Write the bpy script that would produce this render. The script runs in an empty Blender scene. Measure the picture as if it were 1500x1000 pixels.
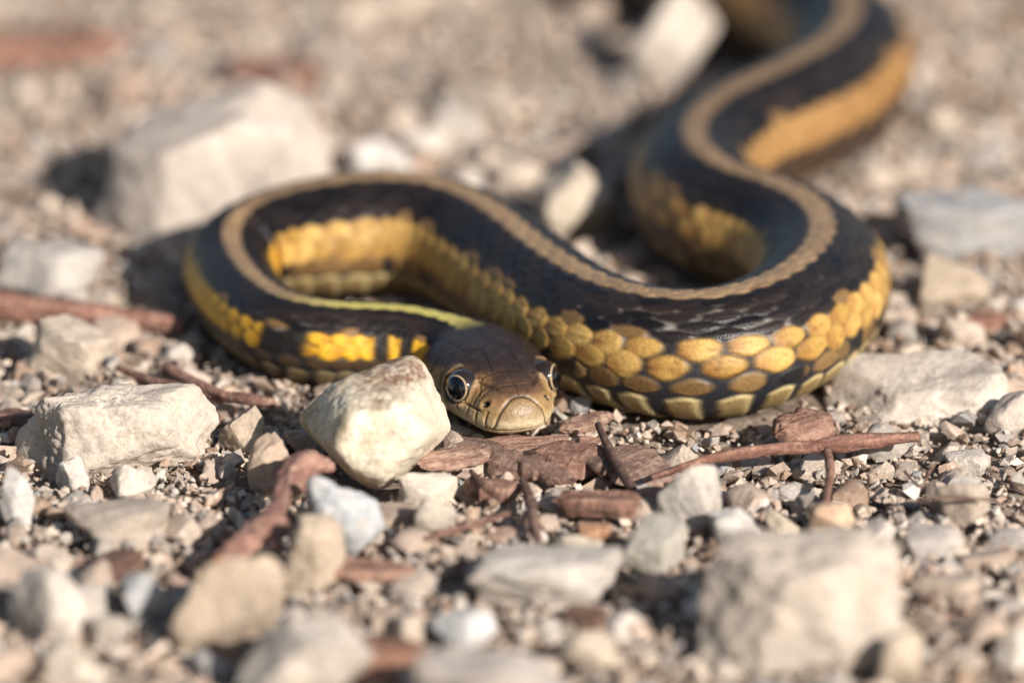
import bpy, bmesh, math, random
import numpy as np
from mathutils import Vector, Matrix

# ------------------------------------------------------------------ scene, camera, light
# All modelling below is in centimetres; CM turns it into Blender metres.
CM = 0.01
sc = bpy.context.scene
COL = sc.collection
R = math.radians

PITCH = R(20.0)          # camera looks down by this much
DIST = 92.0              # cm from lens to the ground point in the middle of the frame
FRAME_W = 12.0           # cm of width seen there
SX, SY = 1500.0, 1000.0  # size of the photograph the measurements below were taken on
CAM = np.array([0.0, -DIST * math.cos(PITCH), DIST * math.sin(PITCH)])
FWD = np.array([0.0, math.cos(PITCH), -math.sin(PITCH)])
UPV = np.array([0.0, math.sin(PITCH), math.cos(PITCH)])
RGT = np.array([1.0, 0.0, 0.0])

cam_d = bpy.data.cameras.new('camera')
cam_d.sensor_width = 36.0
cam_d.lens = 36.0 * DIST / FRAME_W
cam_d.clip_start = 0.05
cam_d.clip_end = 200.0
cam_d.dof.use_dof = True
cam_d.dof.focus_distance = 88.05 * CM
cam_d.dof.aperture_fstop = 10.8
cam_d.dof.aperture_blades = 0
cam = bpy.data.objects.new('camera', cam_d)
cam.location = Vector(CAM * CM)
cam.rotation_euler = (math.pi / 2 - PITCH, 0, 0)
COL.objects.link(cam)
sc.camera = cam

SUN_AZ, SUN_EL = R(51.0), R(28.0)     # low sun from the right and from the camera's side
to_sun = Vector((math.cos(SUN_EL) * math.cos(SUN_AZ), -math.cos(SUN_EL) * math.sin(SUN_AZ), math.sin(SUN_EL)))
world = bpy.data.worlds.new('World')
sc.world = world
world.use_nodes = True
wn = world.node_tree.nodes
wl = world.node_tree.links
bg = wn['Background']
sky = wn.new('ShaderNodeTexSky')
sky.sky_type = 'NISHITA'
sky.sun_disc = False
sky.sun_elevation = SUN_EL
sky.sun_rotation = math.atan2(to_sun.x, to_sun.y)
wl.new(sky.outputs['Color'], bg.inputs['Color'])
bg.inputs['Strength'].default_value = 0.065
sun_d = bpy.data.lights.new('sun', 'SUN')
sun_d.energy = 5.0
sun_d.angle = R(0.53)
sun_d.color = (1.0, 0.925, 0.865)
sun = bpy.data.objects.new('sun', sun_d)
sun.rotation_euler = to_sun.to_track_quat('Z', 'Y').to_euler()
sun.location = to_sun * 3
COL.objects.link(sun)

sc.view_settings.view_transform = 'Standard'
sc.view_settings.look = 'None'
sc.view_settings.exposure = 0.52
sc.view_settings.gamma = 1.0
sc.view_settings.use_curve_mapping = False
sc.render.engine = 'CYCLES'
sc.cycles.max_bounces = 5
sc.cycles.use_denoising = True

# ------------------------------------------------------------------ helpers
rng = np.random.default_rng(11)
PXCM = SX / FRAME_W


def ground(px, py, z=0.0):
    """the point of the place at height z (cm) seen at photograph pixel (px, py)"""
    d = FWD * DIST + RGT * ((px - SX / 2) / PXCM) + UPV * ((SY / 2 - py) / PXCM)
    t = (z - CAM[2]) / d[2]
    return CAM + d * t


def scale_at(p):
    """photograph pixels per cm at a point"""
    return PXCM * DIST / float(np.dot(np.asarray(p) - CAM, FWD))


def pix(p):
    v = np.asarray(p, float) - CAM
    dep = v @ FWD
    return SX / 2 + (v @ RGT) / dep * DIST * PXCM, SY / 2 - (v @ UPV) / dep * DIST * PXCM


def sstep(a, b, x):
    t = np.clip((x - a) / (b - a), 0, 1)
    return t * t * (3 - 2 * t)


def _hash(i, j, k, seed):
    n = (i * 374761393 + j * 668265263 + k * 2147483647 + seed * 974634781) & 0xFFFFFFFF
    n = ((n ^ (n >> 13)) * 1274126177) & 0xFFFFFFFF
    n = ((n ^ (n >> 16)) * 2246822519) & 0xFFFFFFFF
    return ((n ^ (n >> 15)) & 0xFFFFFF) / float(0xFFFFFF)


def vnoise(p, seed=0):
    p = np.asarray(p, float)
    i = np.floor(p).astype(np.int64)
    f = p - i
    f = f * f * (3 - 2 * f)
    out = 0
    for dx in (0, 1):
        for dy in (0, 1):
            for dz in (0, 1):
                w = (f[:, 0] if dx else 1 - f[:, 0]) * (f[:, 1] if dy else 1 - f[:, 1]) * (f[:, 2] if dz else 1 - f[:, 2])
                out = out + w * _hash(i[:, 0] + dx, i[:, 1] + dy, i[:, 2] + dz, seed)
    return out * 2 - 1


def fbm(p, seed=0, octv=4, gain=0.5):
    a, s, f = 1.0, 0.0, 1.0
    for o in range(octv):
        s = s + a * vnoise(p * f, seed + o * 17)
        a *= gain
        f *= 2.03
    return s


def mesh_from(name, verts, faces, smooth=True, sharp=None):
    """verts in cm"""
    me = bpy.data.meshes.new(name)
    v = np.asarray(verts, np.float32) * CM
    fa = np.asarray(faces, np.int32)
    me.vertices.add(len(v))
    me.vertices.foreach_set('co', v.ravel())
    nf, k = fa.shape
    me.loops.add(nf * k)
    me.loops.foreach_set('vertex_index', fa.ravel())
    me.polygons.add(nf)
    me.polygons.foreach_set('loop_start', np.arange(0, nf * k, k, dtype=np.int32))
    me.polygons.foreach_set('loop_total', np.full(nf, k, np.int32))
    me.polygons.foreach_set('use_smooth', np.full(nf, smooth, bool))
    me.update(calc_edges=True)
    if sharp:
        me.set_sharp_from_angle(angle=R(sharp))
    return me


def vcol(me, name, cols):
    a = me.attributes.new(name, 'FLOAT_COLOR', 'POINT')
    c = np.ones((len(cols), 4), np.float32)
    c[:, :3] = cols
    a.data.foreach_set('color', c.ravel())


def put(name, me, mat, loc=(0, 0, 0), rot=(0, 0, 0), parent=None, color=None, label=None, cat=None, group=None, kind=None):
    o = bpy.data.objects.new(name, me)
    COL.objects.link(o)
    o.location = Vector(loc) * CM
    o.rotation_euler = rot
    if mat is not None and len(me.materials) == 0:
        me.materials.append(mat)
    if parent:
        o.parent = parent
    if color is not None:
        o.color = (*color, 1)
    if label:
        o['label'] = label
    if cat:
        o['category'] = cat
    if group:
        o['group'] = group
    if kind:
        o['kind'] = kind
    return o


# ------------------------------------------------------------------ materials
class NT:
    def __init__(self, name):
        self.m = bpy.data.materials.new(name)
        self.m.use_nodes = True
        self.n = self.m.node_tree.nodes
        self.l = self.m.node_tree.links
        self.b = self.n['Principled BSDF']

    def set(self, sock, v):
        if hasattr(v, 'is_output') or isinstance(v, bpy.types.NodeSocket):
            self.l.new(v, sock)
        else:
            sock.default_value = v

    def coord(self, per_object=True):
        tc = self.n.new('ShaderNodeTexCoord').outputs['Object']
        if not per_object:
            return tc
        oi = self.n.new('ShaderNodeObjectInfo')
        m = self.n.new('ShaderNodeVectorMath')
        m.operation = 'MULTIPLY_ADD'
        self.l.new(oi.outputs['Random'], m.inputs[0])
        m.inputs[1].default_value = (3.1, 1.7, 2.3)
        self.l.new(tc, m.inputs[2])
        return m.outputs[0]

    def noise(self, vec, per_cm, detail=5, rough=0.6, dist=0.0, stretch=None):
        if stretch:
            mp = self.n.new('ShaderNodeMapping')
            mp.inputs['Scale'].default_value = stretch
            self.l.new(vec, mp.inputs['Vector'])
            vec = mp.outputs[0]
        t = self.n.new('ShaderNodeTexNoise')
        t.inputs['Scale'].default_value = per_cm / CM
        t.inputs['Detail'].default_value = detail
        t.inputs['Roughness'].default_value = rough
        t.inputs['Distortion'].default_value = dist
        self.l.new(vec, t.inputs['Vector'])
        return t.outputs['Fac']

    def ramp(self, fac, stops):
        r = self.n.new('ShaderNodeValToRGB')
        e = r.color_ramp.elements
        while len(e) < len(stops):
            e.new(0.5)
        for el, (p, c) in zip(e, stops):
            el.position = p
            el.color = (*c, 1) if not isinstance(c, (int, float)) else (c, c, c, 1)
        self.l.new(fac, r.inputs['Fac'])
        return r.outputs['Color']

    def mix(self, fac, a, b, blend='MIX'):
        m = self.n.new('ShaderNodeMix')
        m.data_type = 'RGBA'
        m.blend_type = blend
        self.set(m.inputs[0], fac)
        self.set(m.inputs[6], (*a, 1) if isinstance(a, tuple) else a)
        self.set(m.inputs[7], (*b, 1) if isinstance(b, tuple) else b)
        return m.outputs[2]

    def math(self, op, a, b=0.0):
        m = self.n.new('ShaderNodeMath')
        m.operation = op
        self.set(m.inputs[0], a)
        self.set(m.inputs[1], b)
        return m.outputs[0]

    def bump(self, h, dist_cm, strength=1.0):
        b = self.n.new('ShaderNodeBump')
        b.inputs['Distance'].default_value = dist_cm * CM
        b.inputs['Strength'].default_value = strength
        self.l.new(h, b.inputs['Height'])
        self.l.new(b.outputs[0], self.b.inputs['Normal'])

    def attr(self, name):
        a = self.n.new('ShaderNodeAttribute')
        a.attribute_name = name
        return a.outputs['Color']


def stone_material(name, source, stains=False):
    t = NT(name)
    vec = t.coord(source == 'object')
    if source == 'object':
        oi = t.n.new('ShaderNodeObjectInfo')
        base = oi.outputs['Color']
    else:
        base = t.attr('grain')
    mott = t.noise(vec, 1.6, 6, 0.62, 0.4)
    fine = t.noise(vec, 14, 5, 0.7)
    c = t.mix(1.0, base, t.ramp(mott, [(0.26, (0.62, 0.60, 0.58)), (0.48, (0.95, 0.93, 0.90)), (0.72, (1.22, 1.20, 1.15))]), 'MULTIPLY')
    c = t.mix(1.0, c, t.ramp(fine, [(0.28, (0.66, 0.64, 0.62)), (0.5, (1.0, 1.0, 1.0)), (0.74, (1.16, 1.15, 1.13))]), 'MULTIPLY')
    dust = t.noise(vec, 4.5, 4, 0.6)
    c = t.mix(t.ramp(dust, [(0.54, 0.0), (0.66, 0.55)]), c, (0.47, 0.385, 0.295))
    pits = t.noise(vec, 26, 3, 0.6)
    c = t.mix(t.ramp(pits, [(0.27, 0.6), (0.36, 0.0)]), c, (0.12, 0.095, 0.075))
    if stains:
        tc = t.n.new('ShaderNodeTexCoord').outputs['Object']
        sep = t.n.new('ShaderNodeSeparateXYZ')
        t.l.new(tc, sep.inputs[0])
        wob = t.noise(tc, 3.2, 5, 0.65)
        # iron stain in a band over the crest
        up = t.math('ADD', t.math('MULTIPLY', sep.outputs['Z'], 100.0), t.math('MULTIPLY', t.math('SUBTRACT', wob, 0.5), 0.75))
        xx = t.math('ADD', t.math('MULTIPLY', sep.outputs['X'], 100.0), t.math('MULTIPLY', t.math('SUBTRACT', wob, 0.5), 0.5))
        m1 = t.math('MULTIPLY', t.ramp(t.math('ADD', t.math('MULTIPLY', up, 0.8), 0.0), [(0.34, 0.0), (0.43, 1.0)]), t.ramp(t.math('ADD', xx, 0.5), [(0.26, 0.0), (0.4, 1.0)]))
        streak = t.noise(tc, 5, 5, 0.7, 1.5)
        m1 = t.math('MULTIPLY', m1, t.ramp(streak, [(0.36, 0.1), (0.56, 0.95)]))
        c = t.mix(m1, c, (0.17, 0.085, 0.055))
        # grey-green lichen grains low on one side
        lich = t.noise(tc, 11, 4, 0.7)
        lx = t.ramp(t.math('ADD', t.math('MULTIPLY', t.math('ADD', xx, t.math('MULTIPLY', up, 0.8)), -0.6), 0.05), [(0.25, 0.0), (0.6, 1.0)])
        c = t.mix(t.math('MULTIPLY', lx, t.ramp(lich, [(0.47, 0.0), (0.56, 0.75)])), c, (0.20, 0.165, 0.075))
        och = t.noise(tc, 1.7, 4, 0.6, 0.6)
        lft = t.ramp(t.math('ADD', t.math('MULTIPLY', xx, -0.55), 0.45), [(0.35, 0.25), (0.62, 1.0)])
        c = t.mix(t.math('MULTIPLY', lft, t.ramp(och, [(0.40, 0.0), (0.62, 0.75)])), c, (0.40, 0.30, 0.155))
        gry = t.noise(tc, 6.5, 6, 0.75, 0.8)
        c = t.mix(t.math('MULTIPLY', lft, t.ramp(gry, [(0.50, 0.0), (0.60, 0.6)])), c, (0.21, 0.18, 0.13))
    t.l.new(c, t.b.inputs['Base Color'])
    t.b.inputs['Roughness'].default_value = 0.88
    t.b.inputs['Specular IOR Level'].default_value = 0.3
    hb = t.math('ADD', t.math('MULTIPLY', t.noise(vec, 7, 7, 0.68), 1.0), t.math('MULTIPLY', fine, 0.35))
    t.bump(hb, 0.035, 0.8)
    return t.m


def wood_material(name, dark, mid, light, bark=True):
    t = NT(name)
    vec = t.coord(True)
    fib = t.noise(vec, 5, 6, 0.65, 0.6, stretch=(0.12, 1.0, 1.0))
    blot = t.noise(vec, 2.0, 4, 0.6)
    oi = t.n.new('ShaderNodeObjectInfo')
    c = t.ramp(fib, [(0.3, dark), (0.5, mid), (0.72, light)])
    c = t.mix(t.ramp(blot, [(0.42, 0.0), (0.64, 0.55)]), c, dark)
    dust = t.noise(vec, 9, 5, 0.7)
    c = t.mix(t.ramp(dust, [(0.48, 0.0), (0.68, 0.65)]), c, (0.33, 0.25, 0.19))
    c = t.mix(1.0, c, oi.outputs['Color'], 'MULTIPLY')
    t.l.new(c, t.b.inputs['Base Color'])
    t.b.inputs['Roughness'].default_value = 0.8
    t.b.inputs['Specular IOR Level'].default_value = 0.3
    t.bump(t.math('ADD', fib, t.math('MULTIPLY', dust, 0.6)), 0.09, 1.0)
    return t.m


M_STONE = stone_material('limestone', 'object')
M_STAIN = stone_material('stained_limestone', 'object', True)
M_GRAIN = stone_material('gravel_grains', 'attr')
M_BARK = wood_material('bark', (0.060, 0.036, 0.028), (0.175, 0.110, 0.083), (0.31, 0.225, 0.175))
M_TWIG = wood_material('twig_bark', (0.06, 0.033, 0.026), (0.17, 0.10, 0.08), (0.30, 0.20, 0.16))

t = NT('dusty_ground')
v_ = t.coord(False)
c_ = t.ramp(t.noise(v_, 1.2, 6, 0.65), [(0.3, (0.22, 0.16, 0.115)), (0.5, (0.34, 0.26, 0.20)), (0.7, (0.44, 0.355, 0.28))])
vo = t.n.new('ShaderNodeTexVoronoi')
vo.inputs['Scale'].default_value = 5.0 / CM
t.l.new(v_, vo.inputs['Vector'])
c_ = t.mix(0.55, c_, t.ramp(vo.outputs['Color'], [(0.0, (0.18, 0.13, 0.095)), (0.5, (0.36, 0.28, 0.21)), (1.0, (0.46, 0.38, 0.30))]))
t.l.new(c_, t.b.inputs['Base Color'])
t.b.inputs['Roughness'].default_value = 0.95
t.bump(t.math('ADD', t.math('MULTIPLY', vo.outputs['Distance'], -1.0), t.noise(v_, 9, 6, 0.7)), 0.12, 1.0)
M_GROUND = t.m

t = NT('snake_skin')
base = t.attr('skin')
aux = t.attr('gloss')
vec = t.coord(False)
n1 = t.noise(vec, 22, 4, 0.65)
c = t.mix(1.0, base, t.ramp(n1, [(0.3, (0.72, 0.72, 0.72)), (0.5, (1.0, 1.0, 1.0)), (0.72, (1.2, 1.2, 1.2))]), 'MULTIPLY')
t.l.new(c, t.b.inputs['Base Color'])
sp = t.n.new('ShaderNodeSeparateColor')
t.l.new(aux, sp.inputs[0])
t.l.new(sp.outputs[0], t.b.inputs['Roughness'])
t.b.inputs['Specular IOR Level'].default_value = 0.38
t.b.inputs['Subsurface Weight'].default_value = 0.0
t.bump(n1, 0.012, 0.7)
M_SKIN = t.m

t = NT('snake_eye')
t.l.new(t.attr('iris'), t.b.inputs['Base Color'])
t.b.inputs['Roughness'].default_value = 0.06
t.b.inputs['Coat Weight'].default_value = 1.0
t.b.inputs['Coat Roughness'].default_value = 0.02
M_EYE = t.m

# ------------------------------------------------------------------ ground sheet
gx = np.concatenate([-np.geomspace(2000, 21, 26), np.linspace(-20, 20, 200), np.geomspace(21, 2000, 26)])
gy = np.concatenate([-np.geomspace(2000, 17, 26), np.linspace(-16, 40, 260), np.geomspace(41, 2000, 26)])
GX, GY = np.meshgrid(gx, gy)
P = np.stack([GX.ravel(), GY.ravel(), np.zeros(GX.size)], 1)


def ground_z(x, y):
    p = np.stack([np.asarray(x, float).ravel(), np.asarray(y, float).ravel(), np.zeros(np.size(x))], 1)
    near = 1 - sstep(20, 60, np.hypot(p[:, 0], p[:, 1] - 6))
    z = 0.10 * fbm(p * 0.28 + 5.3, 3, 3) + 0.045 * fbm(p * 1.6, 9, 2)
    return (z - 0.05) * near - 0.12 * (1 - near)


P[:, 2] = ground_z(P[:, 0], P[:, 1])
nx, ny = len(gx), len(gy)
idx = np.arange(nx * ny).reshape(ny, nx)
F = np.stack([idx[:-1, :-1].ravel(), idx[:-1, 1:].ravel(), idx[1:, 1:].ravel(), idx[1:, :-1].ravel()], 1)
put('ground', mesh_from('ground', P, F), M_GROUND, kind='structure', label='dusty tan gravel ground')

# ------------------------------------------------------------------ the snake
Z0 = 0.10   # the gravel the belly lies on

# dorsal line as seen in the photograph (px, py, body radius in cm), neck to far end
DORSAL = [(640, 462, .47), (585, 452, .49), (520, 450, .50), (450, 444, .52), (395, 424, .51), (354, 386, .51), (337, 344, .52),
          (352, 308, .60), (410, 283, .68), (490, 267, .745), (580, 261, .76), (660, 275, .75), (725, 311, .74), (785, 357, .73),
          (850, 400, .73), (925, 427, .75), (1010, 437, .77), (1095, 424, .78), (1165, 391, .77), (1204, 345, .76), (1192, 302, .75),
          (1135, 268, .75), (1068, 248, .75), (1022, 215, .76), (1018, 180, .76), (1055, 142, .77), (1115, 112, .78), (1180, 82, .79),
          (1232, 44, .79), (1246, 4, .80), (1210, -36, .80), (1130, -72, .80), (1030, -112, .79), (900, -160, .78), (780, -190, .76), (640, -205, .72)]

YAW = R(18.0)
hf = np.array([math.sin(YAW), -math.cos(YAW), 0.0])        # where the snout points
snout = ground(767, 617, 0.47)
pts = [snout - hf * s for s in (0.0, 0.5, 1.0, 1.5, 2.0)]
rad = [0.45] * 5
for px, py, r in DORSAL:
    pts.append(ground(px, py, Z0 + 1.8 * r))
    rad.append(r)
pts = np.array(pts)
pts[:, 2] = 0
rad = np.array(rad)


def catmull(p, per=24):
    q = np.vstack([2 * p[0] - p[1], p, 2 * p[-1] - p[-2]])
    out = []
    for i in range(1, len(q) - 2):
        p0, p1, p2, p3 = q[i - 1:i + 3]
        for u in np.arange(per) / per:
            out.append(.5 * ((2 * p1) + (-p0 + p2) * u + (2 * p0 - 5 * p1 + 4 * p2 - p3) * u * u + (-p0 + 3 * p1 - 3 * p2 + p3) * u ** 3))
    out.append(q[-2])
    return np.array(out)


line = catmull(np.column_stack([pts[:, :2], rad]))
seg = np.r_[0, np.cumsum(np.hypot(*np.diff(line[:, :2], axis=0).T))]
S_END = seg[-1]


def gauss_smooth(a, sig):
    k = int(sig * 3) + 1
    w = np.exp(-.5 * (np.arange(-k, k + 1) / sig) ** 2)
    w /= w.sum()
    pad = np.vstack([2 * a[0] - a[k:0:-1], a, 2 * a[-1] - a[-2:-k - 2:-1]])
    return np.stack([np.convolve(pad[:, c], w, 'valid') for c in range(a.shape[1])], 1)


fine_s = np.arange(0, S_END, 0.01)
fine = np.stack([np.interp(fine_s, seg, line[:, c]) for c in range(3)], 1)
sm = gauss_smooth(fine, 22)
wgt = sstep(1.2, 2.0, fine_s)[:, None]
fine = fine * (1 - wgt) + sm * wgt
S_OF = lambda px, py, z=1.2: float(fine_s[np.argmin(np.hypot(*(fine[:, :2] - ground(px, py, z)[:2]).T))])

# ring positions along the snake: dense on head and on the coil in focus
s_front0, s_front1 = S_OF(780, 350), S_OF(1200, 330)
s_list = list(2.3 * np.linspace(0.0, 1, 200) ** 1.6)
s = s_list[-1]
while s < S_END - 0.02:
    if s < 6:
        ds = 0.026
    elif s_front0 < s < s_front1:
        ds = 0.021
    elif s > S_OF(1050, 150):
        ds = 0.045
    else:
        ds = 0.030
    s += ds
    s_list.append(s)
ss = np.array(s_list[:-1])
NR, NTH = len(ss), 288
cx = np.interp(ss, fine_s, fine[:, 0])
cy = np.interp(ss, fine_s, fine[:, 1])
rr = np.interp(ss, fine_s, fine[:, 2])
eps = 0.05
tx = np.interp(ss + eps, fine_s, fine[:, 0]) - np.interp(ss - eps, fine_s, fine[:, 0])
ty = np.interp(ss + eps, fine_s, fine[:, 1]) - np.interp(ss - eps, fine_s, fine[:, 1])
near0 = ss < 1.0
tx[near0], ty[near0] = -hf[0], -hf[1]
tl = np.hypot(tx, ty)
tx, ty = tx / tl, ty / tl
# side axis: the snake's own right-hand side when it looks towards the snout
sdx, sdy = -ty, tx


def prof(keys, vals, x, sig=0.12):
    xs = np.arange(-1, 60, 0.02)
    v = np.interp(xs, keys, vals)
    v = gauss_smooth(v[:, None], sig / 0.02)[:, 0]
    return np.interp(x, xs, v)


bw = sstep(1.8, 2.7, ss)      # 0 on the head, 1 on the body
Hw = prof([0, .2, .5, .8, 1.2, 1.6, 1.95, 2.3, 2.7], [.36, .40, .475, .575, .66, .70, .65, .52, .46], ss)
Ht = prof([0, .15, .5, .8, 1.2, 1.6, 2.0, 2.4], [.52, .56, .65, .75, .80, .82, .82, .84], ss)
Hb = prof([0, .2, .5, .9, 2.0], [.09, .05, .02, 0, 0], ss, .08)
capw = (1 - (1 - np.clip(ss / .46, 0, 1)) ** 2.3) ** (1 / 2.3)
capt = (1 - (1 - np.clip(ss / .34, 0, 1)) ** 2.2) ** (1 / 2.2)
capb = (1 - (1 - np.clip(ss / .40, 0, 1)) ** 2.0) ** (1 / 2.0)
Hw = Hw * 1.05 * capw
ZN = .27
Ht = ZN + (Ht - ZN) * capt
Hb = ZN + (Hb - ZN) * capb
breath = 1 + 0.02 * np.sin(ss * 1.1)
wid = Hw * (1 - bw) + rr * 1.02 * breath * bw
top = Ht * (1 - bw) + rr * 1.84 * bw
bot = Hb * (1 - bw)
mid = (ZN + .06 * sstep(.2, 1.0, ss)) * (1 - bw) + rr * 0.86 * bw
ex = .80 * (1 - bw) + 1.0 * bw
ez = .86 * (1 - bw) + .98 * bw

th = (np.arange(NTH) / NTH) * 2 * np.pi - np.pi     # -pi..pi, 0 = back of the snake
TH, SS = np.meshgrid(th, ss)
sn, cs = np.sin(TH), np.cos(TH)
XL = wid[:, None] * np.sign(sn) * np.abs(sn) ** ex[:, None]
ZU = mid[:, None] + np.where(cs > 0, (top - mid)[:, None], (mid - bot)[:, None]) * np.sign(cs) * np.abs(cs) ** ez[:, None]
# flat belly on the body
ZU = np.where((cs < 0) & (bw[:, None] > 0), ZU * (1 - .5 * bw[:, None]) + .5 * bw[:, None] * np.maximum(ZU, .06 * rr[:, None]), ZU)


HL = .085 * (1 - sstep(1.0, 2.6, ss))      # the head rests on bark, a little above the grit


def world_of(xl, zu):
    return np.stack([cx[:, None] + sdx[:, None] * xl, cy[:, None] + sdy[:, None] * xl, Z0 + zu + HL[:, None]], -1)


W = world_of(XL, ZU)
dS = np.gradient(ss)
stretch = np.linalg.norm(np.gradient(W, axis=0), axis=-1) / dS[:, None]
stretch = np.clip(stretch, .3, 2.2)

# ---- outward normals of the plain surface
du = np.gradient(W, axis=0)
dv = (np.roll(W, -1, 1) - np.roll(W, 1, 1))
NN = np.cross(du, dv)
NN /= np.linalg.norm(NN, axis=-1, keepdims=True) + 1e-9
cen = np.stack([cx, cy, Z0 + HL + mid], -1)[:, None, :]
flip = np.sign(np.sum(NN * (W - cen), -1, keepdims=True))
flip[flip == 0] = 1
NN = NN * np.where(np.median(flip[NR // 2]) > 0, 1, -1)

# ---- scale lattice on the body
pitch = 0.445 * np.maximum(rr, .40)
Q = np.cumsum(dS / pitch)
Q = (Q - np.interp(1.9, ss, Q))[:, None] + 0 * TH
edges = np.r_[np.arange(0, 7) * 8.6 + 4.3, 55.9 + 16, 55.9 + 34, 55.9 + 55]        # outer edge of rows 0..9, degrees
edges = np.r_[4.3, 12.9, 21.5, 30.1, 38.7, 47.3, 55.9, 71.0, 87.5, 106.0]
cen_e = np.r_[0, edges[:-1]] * .5 + edges * .5
cen_e[0] = 0
keys_deg = np.r_[0, edges, 180]
keys_v = np.r_[0, np.arange(10) + .5, 12.5]
V = np.interp(np.abs(np.degrees(TH)), keys_deg, keys_v) * np.sign(TH)
wob_p = np.stack([Q.ravel() * .9, V.ravel() * .9, 0 * V.ravel() + 2.5], 1)
Q = Q + .10 * vnoise(wob_p, 61).reshape(TH.shape)
V = V + .13 * vnoise(wob_p + 9.0, 62).reshape(TH.shape) * sstep(.5, 2.0, np.abs(V)) * (1 - sstep(9.0, 9.6, np.abs(V)))
VA = np.abs(V)

H = np.zeros_like(TH)
ROW = np.full(TH.shape, -99)
RND = np.zeros_like(TH)
EDGE = np.zeros_like(TH)
AA = np.zeros_like(TH)
j0 = np.rint(V).astype(int)
for dj in (-1, 0, 1):
    j = j0 + dj
    ok = np.abs(j) <= 9
    o = (np.abs(j) % 2) * .5
    for dn in (0, 1):
        n = np.floor(Q - o + .12) - dn
        big = np.abs(j) >= 9
        L = np.clip(1.28 / np.maximum(stretch, .6) ** .75, .8, 1.5) * np.where(np.abs(j) < 7, 1.02, np.where(big, .96, 1.0))
        rj = _hash(n.astype(np.int64), j.astype(np.int64), np.zeros_like(j, dtype=np.int64), 19)
        L = L * (.92 + .16 * rj)
        a = (Q - o - n + .12) / L
        hwm = np.where(np.abs(j) < 7, .78, np.where(big, .64, .80)) / np.clip(stretch, 1, 1.3) ** .4 * (.88 + .22 * ((rj * 7.3) % 1))
        wv = np.where(a > .45, np.clip(1 - np.clip((a - .45) / .55, 0, 1) ** np.where(big, 2.2, 1.7), 0, 1) ** .75, 1 - .6 * ((.45 - np.clip(a, 0, .45)) / .45) ** 1.5)
        lat = np.abs(V - j) / np.maximum(hwm * wv, 1e-4)
        inside = ok & (a < 1) & (lat < 1)
        rim = np.minimum(1 - lat, (1 - a) * 1.6)
        h = (.34 + .66 * np.clip(a, 0, 1)) * sstep(0, .30, rim) ** .7
        keel = np.where(np.abs(j) < 8, .22, .06) * np.exp(-(lat / .13) ** 2) * sstep(0, .25, a)
        h = (h + keel) * np.where(np.abs(j) < 7, 1.15, 1.15)
        better = inside & (h > H)
        H = np.where(better, h, H)
        ROW = np.where(better, j, ROW)
        EDGE = np.where(better, rim, EDGE)
        AA = np.where(better, a, AA)
        RND = np.where(better, _hash(n.astype(np.int64), j.astype(np.int64), np.zeros_like(j, dtype=np.int64), 5), RND)
# belly plates
o = .25
n = np.floor(Q - o)
a = Q - o - n
Lv = np.clip(1.05 / stretch, .66, 1)
a2 = a / Lv
edge_shape = VA - (9.55 + .55 * np.abs(a2 - .55) ** 1.5)
ins = (a2 < 1) & (edge_shape > 0)
rimv = np.minimum(edge_shape * 2.2, (1 - a2) * 1.5)
h = (.45 + .75 * a2) * sstep(0, .25, rimv)
better = ins & (h > H)
H = np.where(better, h, H)
ROW = np.where(better, 10 * np.sign(j0), ROW)
EDGE = np.where(better, rimv, EDGE)
AA = np.where(better, a2, AA)
RND = np.where(better, _hash(n.astype(np.int64), 10 + 0 * j0.astype(np.int64), np.sign(j0).astype(np.int64), 8), RND)
RA = np.abs(ROW)

bwf = sstep(1.75, 2.3, SS)
amp = .026 * (rr[:, None] / .72)
disp = (H * amp) * bwf

# ---- body colours
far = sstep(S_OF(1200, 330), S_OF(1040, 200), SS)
neck = 1 - sstep(5.2, 8.5, SS)
rnd3 = RND[..., None]


def lerp(a, b, f):
    f = f[..., None] if np.ndim(f) == 2 else f
    return np.asarray(a) * (1 - f) + np.asarray(b) * f


pn = np.stack([SS.ravel() * 1.1, V.ravel() * .7, 0 * V.ravel()], 1)
blot = fbm(pn * 1.3, 21, 3).reshape(TH.shape)
dark = lerp((.006, .005, .005), (.020, .014, .012), RND)
dark = lerp(dark, (.030, .019, .014), sstep(.1, .9, blot) * .7)
skin = np.broadcast_to(np.array((.012, .010, .011)), TH.shape + (3,)).copy()
fleck = sstep(.15, .5, fbm(pn * np.array([5.0, 2.2, 1]), 31, 2).reshape(TH.shape)) * (RA < 50)
# pale skin flecks between the dark scales where the flank is stretched
side_f = sstep(1.8, 3.5, VA) * (1 - sstep(6.5, 7.5, VA)) * sstep(.95, 1.1, stretch)
f_skin = sstep(.05, .35, fbm(np.stack([Q.ravel() * 2.1, V.ravel() * 2.1, 0 * V.ravel()], 1), 77, 2).reshape(TH.shape))
skin = lerp(skin, (.27, .235, .20), side_f * f_skin * .85)
col = np.where((RA == -99)[..., None] | (ROW == -99)[..., None], skin, dark)
yel = lerp((.37, .215, .05), (.60, .385, .115), RND)
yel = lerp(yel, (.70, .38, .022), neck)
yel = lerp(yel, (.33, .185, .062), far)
is_y = (RA == 7) | (RA == 8)
breakup = 0 * sstep(.42, .55, fbm(np.stack([Q.ravel() * .8, np.sign(V.ravel()) * 3 + 9, 0 * Q.ravel()], 1), 43, 2).reshape(TH.shape)) * (1 - far) * (1 - sstep(10, 14, SS))
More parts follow.
